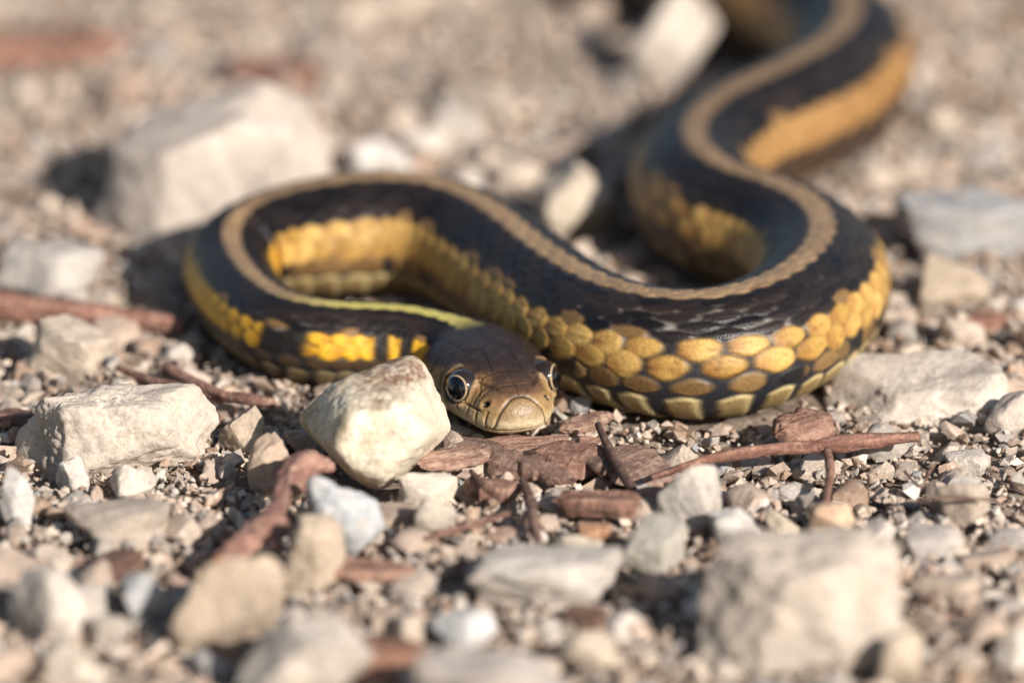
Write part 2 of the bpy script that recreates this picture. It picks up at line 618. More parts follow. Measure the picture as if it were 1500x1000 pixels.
# black saddles across the stripe on the neck
for pxg, w_ in ((422, .16), (562, .07), (615, .08)):
    sg = S_OF(pxg, 470 if pxg < 500 else 462, 0.9)
    breakup = np.maximum(breakup, 1 - sstep(w_, w_ + .10, np.abs(SS - sg)))
ycol = lerp(yel * np.array((.72, .62, .6)), yel, sstep(.15, .6, AA))
ymot = sstep(.25, .9, fbm(np.stack([Q.ravel() * 3.1, V.ravel() * 3.1, 0 * V.ravel()], 1), 83, 3).reshape(TH.shape)) * (1 - neck)
ycol = lerp(ycol, ycol * np.array((.55, .45, .4)), ymot * .8)
ycol = lerp(ycol, ycol * .5, (1 - sstep(.02, .26, EDGE)) * .7)
ycol = lerp(ycol, (.012, .009, .007), breakup)
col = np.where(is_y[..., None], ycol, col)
# some scales above the stripe catch yellow edges
r6 = (RA == 6) & (RND > .72)
col = np.where(r6[..., None], lerp(dark, (.30, .17, .06), .6 + 0 * TH), col)
# first row: brown, now and then black
brown = lerp((.115, .062, .022), (.21, .125, .045), RND)
brown = lerp(brown, (.33, .23, .09), (1 - sstep(.0, .22, EDGE)) * .55)
brown = np.where((_hash(np.floor(Q).astype(np.int64), 0 * j0.astype(np.int64), 0 * j0.astype(np.int64), 91) > .70)[..., None], np.array((.011, .010, .011)), brown)
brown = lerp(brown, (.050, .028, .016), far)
brown = lerp(brown, (.020, .014, .010), neck * .75)
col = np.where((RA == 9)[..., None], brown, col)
# belly plates: olive tan with pale free edge
bel = lerp((.20, .135, .050), (.30, .215, .090), RND)
bel = lerp(bel, (.58, .47, .23), (1 - sstep(.05, .55, EDGE)) * .85)
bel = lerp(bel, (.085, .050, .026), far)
bel = lerp(bel, (.05, .036, .018), neck * .6)
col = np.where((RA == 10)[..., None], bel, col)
lowskin = (ROW == -99) & (VA > 8)
col = np.where(lowskin[..., None], np.array((.013, .014, .018)), col)
# dorsal stripe
sw = 1.25 + .30 * (((np.rint(V)).astype(int) % 2) * .0 + np.sin(Q * 2 * np.pi) * .5)
dcol = lerp((.25, .155, .078), (.34, .225, .12), RND)
dcol = lerp(dcol, (.46, .40, .11), 1 - sstep(3.3, 4.6, SS))
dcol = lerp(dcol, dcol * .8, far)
dcol = lerp(dcol, dcol * .6, (1 - sstep(.0, .18, EDGE)) * .6)
is_d = (RA <= 0) | ((RA == 1) & (VA < sw))
is_d &= (ROW != -99)
col = np.where(is_d[..., None], dcol, col)
col = lerp(skin, col, np.where(ROW == -99, 1.0, sstep(0, .16, EDGE)))
for _ in range(1):      # skin colours run into each other over a hair's breadth
    col = (np.roll(col, 1, 1) + 2 * col + np.roll(col, -1, 1)) / 4
    col[1:-1] = (col[:-2] + 2 * col[1:-1] + col[2:]) / 4
gl = np.where(is_y | (RA >= 9), .46, .36) + .10 * RND
gl = np.where(ROW == -99, .6, gl)

# ---- head: plates, lips, eye sockets
hx, hs, hz = XL, SS, ZU
hm = 1 - sstep(1.75, 2.3, SS)
ax = np.abs(hx)


def seg_d(px, py, x0, y0, x1, y1):
    dx, dy = x1 - x0, y1 - y0
    t_ = np.clip(((px - x0) * dx + (py - y0) * dy) / (dx * dx + dy * dy), 0, 1)
    return np.hypot(px - x0 - t_ * dx, py - y0 - t_ * dy)


EYE_S, EYE_Z, EYE_R = .76, .50, .20
eye_d = np.hypot(hs - EYE_S, (hz - EYE_Z) * 1.0)
side = np.abs(np.degrees(TH)) > 38
eye_on = side & (hs > .4) & (hs < 1.3)
zm = np.interp(hs, [0, .25, .6, 1.0, 1.4, 1.8], [.155, .15, .135, .15, .20, .24])     # mouth line
groove = np.full(TH.shape, 9.0)
top_on = np.abs(np.degrees(TH)) < 62
for (x0, y0, x1, y1) in ((0, .16, 0, .60), (0, .33, .38, .37), (0, .60, .30, .58), (.17, .62, .15, 1.12), (.15, 1.12, 0, 1.30), (0, 1.30, 0, 1.95),
                         (.15, 1.12, .34, 1.16), (.30, .58, .34, .62), (.34, 1.16, .46, 1.85), (.30, .58, .40, .40), (.0, 1.95, .3, 1.9)):
    d = seg_d(ax, hs, x0, y0, x1, y1)
    groove = np.minimum(groove, np.where(top_on, d, 9))
side_on = (~top_on | (hs < .5)) & (hs > .10)
lab = [(.24, .20), (.37, .33), (.51, .48), (.66, .64), (.84, .83), (1.05, 1.05), (1.28, 1.29), (1.5, 1.55)]
for s0, s1 in lab:
    d = seg_d(hs, hz, s0, .15, s1, .36)
    groove = np.minimum(groove, np.where((ax > .15) & (hz < .40) & (hz > .1) & (hs > .16), d, 9))
    d = seg_d(hs, hz, s0 + .06, .14, s0 + .02, .02)
    groove = np.minimum(groove, np.where((ax > .10) & (hz < .16), d, 9))
for (s0, z0, s1, z1) in ((.30, .36, .62, .36), (.62, .36, .66, .39), (.94, .36, 1.5, .36), (.42, .37, .44, .60), (.56, .38, .56, .58), (.26, .58, .56, .60), (1.05, .40, 1.1, .62), (1.3, .36, 1.34, .66)):
    groove = np.minimum(groove, np.where((ax > .2) & (hz > .3) & (hz < .70), seg_d(hs, hz, s0, z0, s1, z1), 9))
mouth_d = np.abs(hz - zm)
# rostral plate
ros = (ax / .30) ** 2 + (np.clip(hz - .16, -.2, 1) / .37) ** 2
ros_d = np.where((hs < .30) & (hz > .14), np.abs(np.sqrt(ros) - 1) * .30, 9)
groove = np.minimum(groove, ros_d)
inside_ros = (hs < .30) & (hz > .14) & (ros < 1)
gd = np.where(groove < 5, np.where(inside_ros & (ros_d > .02), 9, groove), 9)
nost = np.hypot(hs - .26, hz - .44)
nost_on = (ax > .2)
hd = np.zeros_like(TH)
hd -= .018 * np.exp(-(gd / .013) ** 2) * (1 - .4 * sstep(.5, .62, hz))
hd -= .022 * np.exp(-(mouth_d / .012) ** 2) * (hs < 1.65) * (np.abs(np.degrees(TH)) > 70)
hd += np.where(eye_on, -.085 * (1 - sstep(.10, .20, eye_d)) + .034 * np.exp(-((eye_d - .215) / .03) ** 2), 0)
hd -= np.where(nost_on, .05 * np.exp(-(nost / .03) ** 2), 0)
hd += np.where(nost_on, .012 * np.exp(-((nost - .06) / .025) ** 2), 0)
brow = np.exp(-((hs - EYE_S) / .30) ** 2) * np.exp(-((np.abs(np.degrees(TH)) - 50) / 12) ** 2)
hd += .030 * brow
# hollow cheek in front of the eye, swell of the lips
hd -= .035 * np.exp(-((hs - .50) / .12) ** 2) * np.exp(-((hz - .47) / .10) ** 2) * (ax > .2)
hd += .020 * np.exp(-((hz - .25) / .09) ** 2) * sstep(.25, .5, hs)
hd += .004 * fbm(np.stack([hx.ravel() * 9, hs.ravel() * 9, hz.ravel() * 9], 1), 4, 3).reshape(TH.shape)
disp = disp * (1 - hm) + hd * hm

zd = np.interp(hs, [0, .12, .25, .4, .55, .8, 1.1, 1.5, 2.2], [.50, .52, .50, .54, .62, .66, .58, .50, .45])
wob = .05 * fbm(np.stack([hx.ravel() * 4, hs.ravel() * 4, hz.ravel() * 4], 1), 14, 3).reshape(TH.shape)
crown = sstep(-.05, .06, hz - zd + wob)
side_c = lerp((.34, .225, .10), (.21, .12, .05), sstep(.25, .55, hz + wob))
side_c = lerp(side_c, (.56, .455, .26), 1 - sstep(.18, .36, hz + wob * .6))
side_c = lerp(side_c, (.60, .52, .32), 1 - sstep(.06, .15, hz))
crown_c = lerp((.075, .042, .024), (.028, .018, .014), sstep(.18, .75, hs + wob * 2))
mott = fbm(np.stack([hx.ravel() * 14, hs.ravel() * 14, hz.ravel() * 14], 1), 55, 3).reshape(TH.shape)
crown_c = lerp(crown_c, crown_c * 2.0, sstep(.35, 1.0, mott) * .6)
hc = lerp(side_c, crown_c, crown)
ros_c = lerp((.66, .55, .34), (.24, .155, .075), sstep(.20, .38, hz + wob * .5))
hc = np.where(inside_ros[..., None], lerp(ros_c, hc, sstep(.44, .56, hz)), hc)
hc = lerp(hc, hc * .22, np.exp(-(gd / .011) ** 2) * (1 - .5 * crown))
hc = lerp(hc, hc * 1.5, np.exp(-((gd - .020) / .008) ** 2) * .5 * (hs < .75))
hc = lerp(hc, (.03, .018, .010), np.exp(-(mouth_d / .012) ** 2) * .85 * ((hs < 1.65) & (np.abs(np.degrees(TH)) > 70)))
hc = np.where((nost_on & (nost < .034))[..., None], np.array((.008, .005, .004)), hc)
hc = np.where(eye_on[..., None], lerp(hc, (.36, .24, .13), np.exp(-((eye_d - .225) / .022) ** 2) * .8), hc)
hc = np.where(eye_on[..., None], lerp(hc, (.012, .008, .006), 1 - sstep(.175, .20, eye_d)), hc)
col = lerp(col, hc, hm)
gl = gl * (1 - hm) + (.36 - .02 * crown) * hm

VERT = W + NN * disp[..., None]
nose = VERT[0].mean(0)
verts = VERT.reshape(-1, 3)
ii = np.arange(NR * NTH).reshape(NR, NTH)
nxt = np.roll(ii, -1, 1)
F = np.stack([ii[:-1].ravel(), nxt[:-1].ravel(), nxt[1:].ravel(), ii[1:].ravel()], 1)
# outward winding
a_, b_, c_ = verts[F[len(F) // 2][0]], verts[F[len(F) // 2][1]], verts[F[len(F) // 2][2]]
if np.dot(np.cross(b_ - a_, c_ - a_), NN.reshape(-1, 3)[F[len(F) // 2][0]]) < 0:
    F = F[:, ::-1]
me = mesh_from('snake_body', verts, F)
vcol(me, 'skin', np.clip(col.reshape(-1, 3), 0, 1))
g3 = np.repeat(gl.reshape(-1, 1), 3, 1)
vcol(me, 'gloss', g3)
snake_root = bpy.data.objects.new('garter_snake', None)
COL.objects.link(snake_root)
root_p = np.array([float(np.interp(2.0, ss, cx)), float(np.interp(2.0, ss, cy)), 0.0])
snake_root.location = Vector(root_p) * CM
snake_root.empty_display_size = 0.005
snake_root['label'] = 'black garter snake with yellow stripes coiled on the gravel, chin on the ground'
snake_root['category'] = 'snake'
put('body', me, M_SKIN, loc=-root_p, parent=snake_root)

# eyes
for sg in (-1, 1):
    e_w = float(np.interp(EYE_S, ss, wid))
    # local frame of the head: side axis, forward axis, up
    sdv = np.array([float(np.interp(EYE_S, ss, sdx)), float(np.interp(EYE_S, ss, sdy)), 0])
    c0 = np.array([float(np.interp(EYE_S, ss, cx)), float(np.interp(EYE_S, ss, cy)), Z0 + EYE_Z + .085])
    xe = np.interp(EYE_Z, *(lambda k: (ZU[k][NTH // 2:NTH // 2 + NTH // 2][::-1], XL[k][NTH // 2:NTH // 2 + NTH // 2][::-1]))(int(np.argmin(np.abs(ss - EYE_S)))))
    c0 = c0 + sdv * sg * (xe - .070) + hf * .03
    gaze = Vector(sdv * sg * .80 + hf * .60 + np.array([0, 0, .16])).normalized()
    nu, nv = 40, 48
    pl = np.linspace(0.0, math.pi, nu)
    az = np.arange(nv) / nv * 2 * math.pi
    A, B = np.meshgrid(pl, az, indexing='ij')
    e = np.stack([np.sin(A) * np.cos(B), np.sin(A) * np.sin(B), np.cos(A)], -1) * EYE_R
    q = gaze.to_track_quat('Z', 'Y').to_matrix()
    ev = e.reshape(-1, 3) @ np.array(q).T
    ii = np.arange(nu * nv).reshape(nu, nv)
    nx_ = np.roll(ii, -1, 1)
    Fe = np.stack([ii[:-1].ravel(), ii[1:].ravel(), nx_[1:].ravel(), nx_[:-1].ravel()], 1)
    em = mesh_from('eye', ev, Fe)
    deg = np.degrees(A).ravel()[:, None]
    ec = np.where(deg < 46, np.array((.002, .002, .003)), np.where(deg < 50.5, np.array((.46, .34, .20)), np.array((.022, .013, .009))))
    vcol(em, 'iris', ec)
    put('eye', em, M_EYE, loc=c0 - root_p, parent=snake_root)

# ------------------------------------------------------------------ stones
_ico = {}


def ico(sub):
    if sub not in _ico:
        bm = bmesh.new()
        bmesh.ops.create_icosphere(bm, subdivisions=sub, radius=1)
        v = np.array([x.co[:] for x in bm.verts])
        f = np.array([[q.index for q in p.verts] for p in bm.faces])
        bm.free()
        _ico[sub] = (v, f)
    return _ico[sub]


def rock_shape(seed, sub, dims, planes=11, hard=18, rough=.06, extra=(), flat_top=None):
    """a broken stone: directions cut back by random planes, edges softened, surface roughened; dims = full size in cm"""
    g = np.random.default_rng(seed)
    d, f = ico(sub)
    k = np.arange(planes) + .5
    ph = np.arccos(1 - 2 * k / max(planes, 1))
    tt = np.pi * (1 + 5 ** .5) * k + g.uniform(0, 6.28)
    nrm = np.stack([np.cos(tt) * np.sin(ph), np.sin(tt) * np.sin(ph), np.cos(ph)], 1) + g.normal(0, .28, (planes, 3))
    nrm /= np.linalg.norm(nrm, axis=1, keepdims=True)
    dist = g.uniform(.62, 1.0, planes)
    for (n_, dd) in extra:
        n_ = np.array(n_, float)
        nrm = np.vstack([nrm, n_ / np.linalg.norm(n_)])
        dist = np.r_[dist, dd]
    if flat_top:
        nrm = np.vstack([nrm, [g.normal(0, .06), g.normal(0, .06), 1]])
        dist = np.r_[dist, flat_top]
    dots = np.clip(d @ nrm.T, 0, None) / dist
    r = (np.sum(dots ** hard, 1) + 1e-9) ** (-1 / hard)
    r = np.clip(r, .3, 1.35)
    r = r * (1 + rough * fbm(d * 2.2 + seed, seed, 5, .55) + rough * .5 * np.abs(fbm(d * 5 + seed, seed + 3, 3)))
    v = d * r[:, None]
    lo, hi = v.min(0), v.max(0)
    v = (v - (lo + hi) / 2) / (hi - lo)
    return v * np.array(dims), f


TAN = (.42, .345, .265)
CREAM = (.56, .485, .385)
WHITE = (.66, .61, .54)
GREY = (.37, .345, .315)
BLUE = (.40, .405, .405)
BROWN = (.30, .225, .165)
PINK = (.44, .32, .25)
discs = []      # occupied footprints: x, y, radius


def hero(bbox, depth, color, label, seed, name='stone', cat='stone', sub=4, flat=None, hard=28, planes=9, rough=.07, mat=None, rotz=0.0, sink=.22, extra=(), tilt=0.0, z=0.0, group=None):
    x0, y0, x1, y1 = bbox
    pf = ground((x0 + x1) / 2, y1 - 6, z)
    k = scale_at(pf)
    w = (x1 - x0) / k
    dep = depth * w
    hpx = (y1 - y0)
    hz = max((hpx - dep * k * math.sin(PITCH) * .85) / (k * math.cos(PITCH)), .22 * w)
    full = hz * (1 + sink)
    v, f = rock_shape(seed, sub, (w, dep, full), planes, hard, rough, extra, flat)
    if tilt:
        c_, s_ = math.cos(tilt), math.sin(tilt)
        v = v @ np.array([[c_, 0, s_], [0, 1, 0], [-s_, 0, c_]])
    loc = np.array([pf[0], pf[1] + dep * .5, z + hz - full * .5])
    for _ in range(4):      # settle size and place so that what stands above the grit is as large as it should be
        wv_ = v + loc
        vis = wv_[wv_[:, 2] > z + .07]
        ux, uy = pix(vis)
        v = v * np.array([(x1 - x0) / (ux.max() - ux.min()), 1, 1])
        loc[0] += ((x0 + x1) / 2 - (ux.max() + ux.min()) / 2) / k
        dh = ((y1 - y0) - (uy.max() - uy.min())) / (k * math.cos(PITCH))
        topz = (v + loc)[:, 2].max()
        hgt = v[:, 2].max() - v[:, 2].min()
        g_ = float(np.clip((hgt + dh) / hgt, .6, 1.6))
        v = v * np.array([1, 1, g_])
        loc[2] += hgt * (g_ - 1) * (.5 if sink > .01 else .5)
        ux, uy = pix((v + loc)[(v + loc)[:, 2] > z + .07])
        loc[1] += (uy.max() - y1) / (k * math.sin(PITCH))
    me = mesh_from(name, v, f, True, 38)
    o = put(name, me, mat or M_STONE, loc, (0, 0, rotz), color=color, label=label, cat=cat, group=group)
    n_d = max(1, int(round(w / max(dep, .1))))
    for q in range(n_d):
        xx = loc[0] + (q - (n_d - 1) / 2) * dep * .95
        discs.append((xx, loc[1], min(w, dep) * .46))
    return o


hero((438, 520, 660, 716), .85, (.72, .65, .52), 'cream white stone with a brown stained crest, leaning by the snake\'s chin', 301, sub=6, hard=11, planes=0, rough=.035, mat=M_STAIN, sink=.0,
     extra=(((-.1, -.25, 1), .66), ((-.85, -.3, .5), .72), ((-.75, -.35, -.62), .70), ((.72, -.45, -.60), .66), ((1, -.1, .35), .80), ((.12, -1, .12), .66), ((0, 1, .1), .75), ((.6, -.35, .72), .76), ((-.3, -.7, -.8), .78), ((.1, .6, -.8), .8), ((-.4, .7, .6), .8)))
hero((447, 696, 563, 812), .75, (.47, .485, .49), 'bluish white stone lying under the cream stone by the snake\'s chin', 302, sub=5, hard=12)
hero((408, 752, 507, 864), .7, TAN, 'rough tan stone leaning on the bluish white stone', 303, sub=5, hard=12)
hero((22, 560, 322, 692), .40, (.52, .46, .39), 'long slab of stone with grey top and cream broken front beside the twigs', 304, sub=6, hard=26, planes=5, rough=.085, extra=(((-.03, -.03, 1), .50), ((.02, -1, .20), .66), ((-1, -.3, .1), .86), ((1, -.35, .15), .84), ((0, 1, .2), .8), ((-.45, -.2, .9), .72), ((.6, -.6, .6), .86), ((0, 0, -1), .8)))
hero((320, 592, 388, 662), .9, TAN, 'small pale block standing at the end of the long slab', 305)
hero((362, 632, 432, 726), .7, (.43, .33, .25), 'upright tan wedge of stone behind the forked stick', 306, hard=26, planes=8)
hero((246, 812, 418, 956), .62, (.47, .38, .29), 'warm tan block of stone below the end of the forked stick', 307, sub=5, hard=24)
hero((178, 836, 252, 914), .8, BLUE, 'dark bluish grey pebble beside the warm tan block', 308)
hero((12, 828, 134, 946), .8, (.56, .51, .45), 'pale rounded stone with a shaded hollow behind it', 309, sub=5, hard=10)
hero((345, 896, 548, 1040), .75, (.52, .47, .41), 'broad pale grey stone in front of the warm tan block', 310, sub=5, flat=.75)
hero((684, 796, 914, 892), .55, (.47, .435, .39), 'flat grey slab with a pale ragged rim in the gravel', 311, sub=5, flat=.5, hard=26, rough=.09)
hero((606, 944, 846, 1060), .6, (.42, .385, .35), 'wide flat grey stone at the edge of the blurred gravel', 312, sub=5, flat=.55)
hero((628, 888, 728, 956), .7, (.50, .505, .495), 'bluish white pebble between the two flat grey slabs', 313)
hero((1016, 768, 1328, 988), .66, (.49, .43, .365), 'biggest angular boulder with flat top and cream broken front face', 314, sub=6, hard=30, planes=0, rough=.10,
     extra=(((-.04, -.12, 1), .55), ((.02, -1, .10), .70), ((.45, -.55, .8), .74), ((-.25, -.75, .6), .80), ((-.80, -.62, .24), .60), ((.80, -.60, .22), .72), ((0, 1, .25), .8), ((-1, .25, .1), .84), ((.55, -.1, .85), .74), ((.3, -.9, -.5), .9), ((1, .1, .1), .9), ((0, -.2, -1), .8)))
hero((908, 748, 1008, 842), .8, (.42, .40, .35), 'greenish grey angular stone beside the biggest boulder', 315, sub=5, hard=24)
hero((962, 680, 1058, 782), .7, (.50, .46, .41), 'light grey cracked stone above the greenish grey one', 316, sub=5, hard=20)
hero((1036, 742, 1118, 800), .8, (.52, .50, .46), 'flat pale stone touching the top of the biggest boulder', 317)
hero((1120, 744, 1172, 786), .8, CREAM, 'small cream block behind the biggest boulder', 318)
hero((1182, 734, 1252, 784), .7, (.50, .36, .25), 'small orange tan block behind the biggest boulder', 319, hard=30)
hero((1284, 922, 1352, 1002), .9, (.50, .42, .33), 'small rounded tan pebble tucked against the biggest boulder', 320, hard=8)
hero((1212, 512, 1484, 622), .78, (.56, .50, .43), 'long pale slab of stone beside the snake\'s outer coil', 321, sub=5, hard=24, planes=3, rough=.08, sink=.6, extra=(((-.15, -.22, 1), .45), ((-.1, -1, .35), .62), ((-.8, -.5, .4), .74), ((1, -.2, .3), .82), ((0, 1, .2), .8), ((0, 0, -1), .8)))
hero((1306, 270, 1520, 376), .6, (.37, .37, .37), 'blurred blue grey boulder behind the snake\'s outer coil', 322, sub=4, flat=.7)
hero((1338, 372, 1452, 462), .8, TAN, 'blurred tan stone in front of the blue grey boulder', 323)
hero((138, 118, 488, 354), .62, (.52, .46, .40), 'big blurred boulder with bluish top behind the snake\'s loop', 324, sub=5, hard=28, planes=0, rough=.06,
     extra=(((-.36, -.12, 1), .50), ((.15, -1, .22), .62), ((.5, -.3, .9), .72), ((-.8, -.6, .1), .74), ((1, -.3, .2), .78), ((0, 1, .25), .8), ((-1, .2, .25), .82), ((-.6, -.1, .85), .70), ((0, 0, -1), .8)))
hero((-10, 352, 152, 452), .7, (.46, .43, .39), 'blurred flat grey stone beside the big blurred boulder', 325, flat=.65)
hero((915, -20, 1052, 124), .7, (.56, .50, .43), 'pale blurred stone beside the far bend of the snake', 326)
hero((778, 236, 905, 348), .8, CREAM, 'cream blurred stone in the shadow side of the snake\'s second bend', 327)
hero((500, 204, 606, 262), .8, (.68, .65, .60), 'bright white blurred stone right behind the snake\'s first loop', 328)
hero((36, 460, 168, 560), .7, (.54, .46, .37), 'cream stone under the long reddish twig', 329, sub=4)
hero((1455, 916, 1530, 985), .8, (.62, .57, .50), 'pale cream pebble at the far end past the biggest boulder', 330)
hero((0, 682, 52, 770), .8, (.58, .56, .53), 'white grey stone in front of the long slab', 331)
hero((808, 782, 884, 828), .8, (.56, .49, .38), 'flat cream pebble behind the flat grey slab', 332)
hero((582, 690, 672, 742), .7, (.56, .50, .42), 'flat cream pebble between the cream stone and the bark chips', 333)
hero((604, 730, 668, 782), .8, (.52, .47, .39), 'round pale pebble below the bark chips', 334, hard=8)
hero((160, 680, 232, 732), .8, (.58, .53, .46), 'whitish faceted pebble in front of the long slab', 335, hard=24)
hero((1330, 836, 1440, 880), .7, (.44, .36, .29), 'flat tan stone beside the biggest boulder\'s lit edge', 336, flat=.6)
hero((1370, 706, 1450, 770), .7, (.45, .38, .31), 'angular tan stone beyond the thin reddish stick', 337)
hero((1440, 570, 1530, 640), .7, (.50, .44, .38), 'pale stone at the end of the long pale slab', 338)
hero((92, 728, 250, 806), .7, (.42, .36, .30), 'low tan stone half buried in front of the long slab', 339, flat=.55, sink=.5)
hero((820, 920, 905, 985), .8, (.53, .45, .36), 'cream tan stone beside the bluish white pebble', 340)
hero((60, 930, 160, 1010), .8, (.55, .49, .41), 'pale blurred stone in front of the rounded pale one', 341)
hero((650, 120, 760, 180), .8, (.45, .38, .31), 'blurred tan stone far behind the snake\'s first loop', 342)
hero((820, 800, 822, 802), 1, TAN, 'tiny tan grain on the flat grey slab', 343) if False else None

# ------------------------------------------------------------------ wood: sticks and bark
def tube(name, path, radii, mat, label, cat='twig', seed=0, color=(1, 1, 1), nring=14, group=None, rough=.16):
    """a bent stick; path = list of cm points, radii per point"""
    p = np.array(path, float)
    c = catmull(np.column_stack([p, np.asarray(radii, float)]), 16)
    # start frame at first point so that the grain runs along local x
    org = c[0, :3].copy()
    d0 = c[-1, :3] - c[0, :3]
    yaw = math.atan2(d0[1], d0[0])
    ca, sa = math.cos(-yaw), math.sin(-yaw)
    rot = np.array([[ca, -sa, 0], [sa, ca, 0], [0, 0, 1]])
    q = (c[:, :3] - org) @ rot.T
    tan = np.gradient(q, axis=0)
    tan /= np.linalg.norm(tan, axis=1, keepdims=True)
    up = np.array([0, 0, 1.0])
    sd = np.cross(tan, up)
    sd /= np.linalg.norm(sd, axis=1, keepdims=True)
    nu = np.cross(sd, tan)
    an = np.arange(nring) / nring * 2 * np.pi
    ring = sd[:, None] * np.cos(an)[None, :, None] + nu[:, None] * np.sin(an)[None, :, None]
    base = q[:, None] + ring * c[:, 3][:, None, None]
    flat_ = base.reshape(-1, 3)
    n = fbm(flat_ * np.array([2.5, 6, 6]) + seed, seed, 3).reshape(base.shape[:2])
    base = q[:, None] + ring * (c[:, 3][:, None] * (1 + rough * n))[..., None]
    m, k = base.shape[:2]
    vs = base.reshape(-1, 3)
    ii = np.arange(m * k).reshape(m, k)
    nx_ = np.roll(ii, -1, 1)
    fs = np.stack([ii[:-1].ravel(), ii[1:].ravel(), nx_[1:].ravel(), nx_[:-1].ravel()], 1)
    caps = []
    vs = np.vstack([vs, q[0] - tan[0] * c[0, 3] * .2, q[-1] + tan[-1] * c[-1, 3] * .2])
    for r_, ci, fl in ((ii[0], m * k, 0), (ii[-1], m * k + 1, 1)):
        for z_ in range(0, k, 1):
            a1, b1 = r_[z_], r_[(z_ + 1) % k]
            caps.append((ci, a1, b1, b1) if not fl else (ci, b1, a1, a1))
    me = bpy.data.meshes.new(name)
    me.from_pydata((vs * CM).tolist(), [], [tuple(x) for x in fs] + [(x[0], x[1], x[2]) for x in caps])
    me.polygons.foreach_set('use_smooth', [True] * len(me.polygons))
    me.update()
    return put(name, me, mat, org, (0, 0, yaw), color=color, label=label, cat=cat, group=group)


def gp(px, py, z):
    return ground(px, py, z)


tube('twig', [gp(-60, 446, .30), gp(60, 452, .32), gp(150, 462, .30), gp(268, 478, .22)], [.17, .16, .15, .10], M_TWIG, 'long blurred reddish twig pointing at the snake\'s first loop', seed=3, color=(1.75, 1.45, 1.35))
tube('twig', [gp(172, 538, .30), gp(230, 560, .28), gp(300, 576, .30), gp(360, 584, .33), gp(402, 590, .30)], [.035, .06, .075, .07, .055], M_TWIG, 'thin brown twig behind the long slab, its tip in shade', seed=4, color=(1.5, 1.35, 1.25))
tube('twig', [gp(245, 540, .34), gp(275, 556, .36), gp(330, 580, .36)], [.09, .07, .05], M_TWIG, 'short brown twig crossing the thin one behind the long slab', seed=14, color=(1.6, 1.4, 1.3))
def adopt(child, parent):
    pm = Matrix.LocRotScale(parent.location, parent.rotation_euler, None)
    cm = Matrix.LocRotScale(child.location, child.rotation_euler, None)
    child.parent = parent
    lm = pm.inverted() @ cm
    child.location = lm.to_translation()
    child.rotation_euler = lm.to_euler()
    for key in ('label', 'category', 'group'):
        if key in child:
            del child[key]


stick = tube('crooked_stick', [gp(478, 682, 0.54), gp(452, 684, 0.60), gp(430, 694, 0.61), (gp(418, 722, 0.56)), gp(404, 752, 0.52), gp(396, 772, 0.48), gp(366, 792, 0.44), gp(342, 812, 0.40), gp(324, 824, 0.36)],
             [.12, .15, .18, .115, .12, .165, .12, .14, .115], M_TWIG, 'thick crooked brown stick with an orange broken end beside the cream stone', 'stick', 5, (1.75, 1.55, 1.48), nring=36, rough=.5)
tip = tube('broken_end', [gp(327, 822, 0.36), gp(314, 830, 0.34)], [.112, .085], M_BARK, 'x', seed=51, color=(2.3, 1.5, .75), nring=20, rough=.4)
adopt(tip, stick)
tip['label'] = 'orange broken end of the stick'
stub = tube('side_stub', [gp(396, 770, 0.50), gp(402, 790, 0.48), gp(412, 800, 0.44)], [.09, .065, .05], M_TWIG, 'x', seed=52, color=(1.75, 1.55, 1.48), nring=16, rough=.4)
adopt(stub, stick)
tube('stick', [gp(955, 700, .34), gp(1040, 672, .36), gp(1130, 660, .38), gp(1230, 650, .40), gp(1345, 640, .40)], [.035, .06, .075, .095, .085], M_TWIG, 'long thin reddish stick lying in front of the snake\'s outer coil', 'stick', 6, (1.5, 1.25, 1.12), rough=.3)
tube('twig', [gp(876, 622, .45), gp(892, 656, .40), gp(912, 694, .32), gp(936, 728, .22)], [.04, .055, .055, .04], M_TWIG, 'dark short twig lying across the flat bark flake', seed=7, color=(.75, .72, .72))
tube('twig', [gp(766, 702, .34), gp(776, 730, .30), gp(782, 765, .28), gp(790, 800, .22)], [.035, .06, .065, .045], M_TWIG, 'small dark curved twig below the bark chips', seed=8, color=(1.05, 1, .98))
tube('twig', [gp(1212, 660, .36), gp(1216, 690, .32), gp(1208, 740, .26)], [.05, .055, .04], M_TWIG, 'short twig stub hanging off the long thin stick', seed=9, color=(1.3, 1.1, 1.0))
tube('grass_stalk', [gp(1325, 690, .40), gp(1348, 712, .42), gp(1362, 690, .44), gp(1372, 676, .46)], [.018, .02, .018, .012], M_TWIG, 'dry bent grass stalk near the tip of the thin stick', 'stalk', 10, (1.2, 1.1, 1.0))
tube('grass_stalk', [gp(1340, 735, .40), gp(1390, 728, .46), gp(1450, 732, .44)], [.02, .022, .016], M_TWIG, 'dark dry stalk across the angular tan stone', 'stalk', 11, (.9, .85, .8))
tube('twig', [gp(690, 690, .36), gp(710, 712, .36), gp(735, 732, .30)], [.03, .04, .03], M_TWIG, 'fine brown sliver among the bark chips', seed=12, color=(1.1, 1, .9))
tube('twig', [gp(620, 790, .26), gp(680, 772, .30), gp(745, 752, .28)], [.03, .04, .035], M_TWIG, 'thin brown twig across the gravel below the bark chips', seed=13, color=(1.2, 1.05, 1))


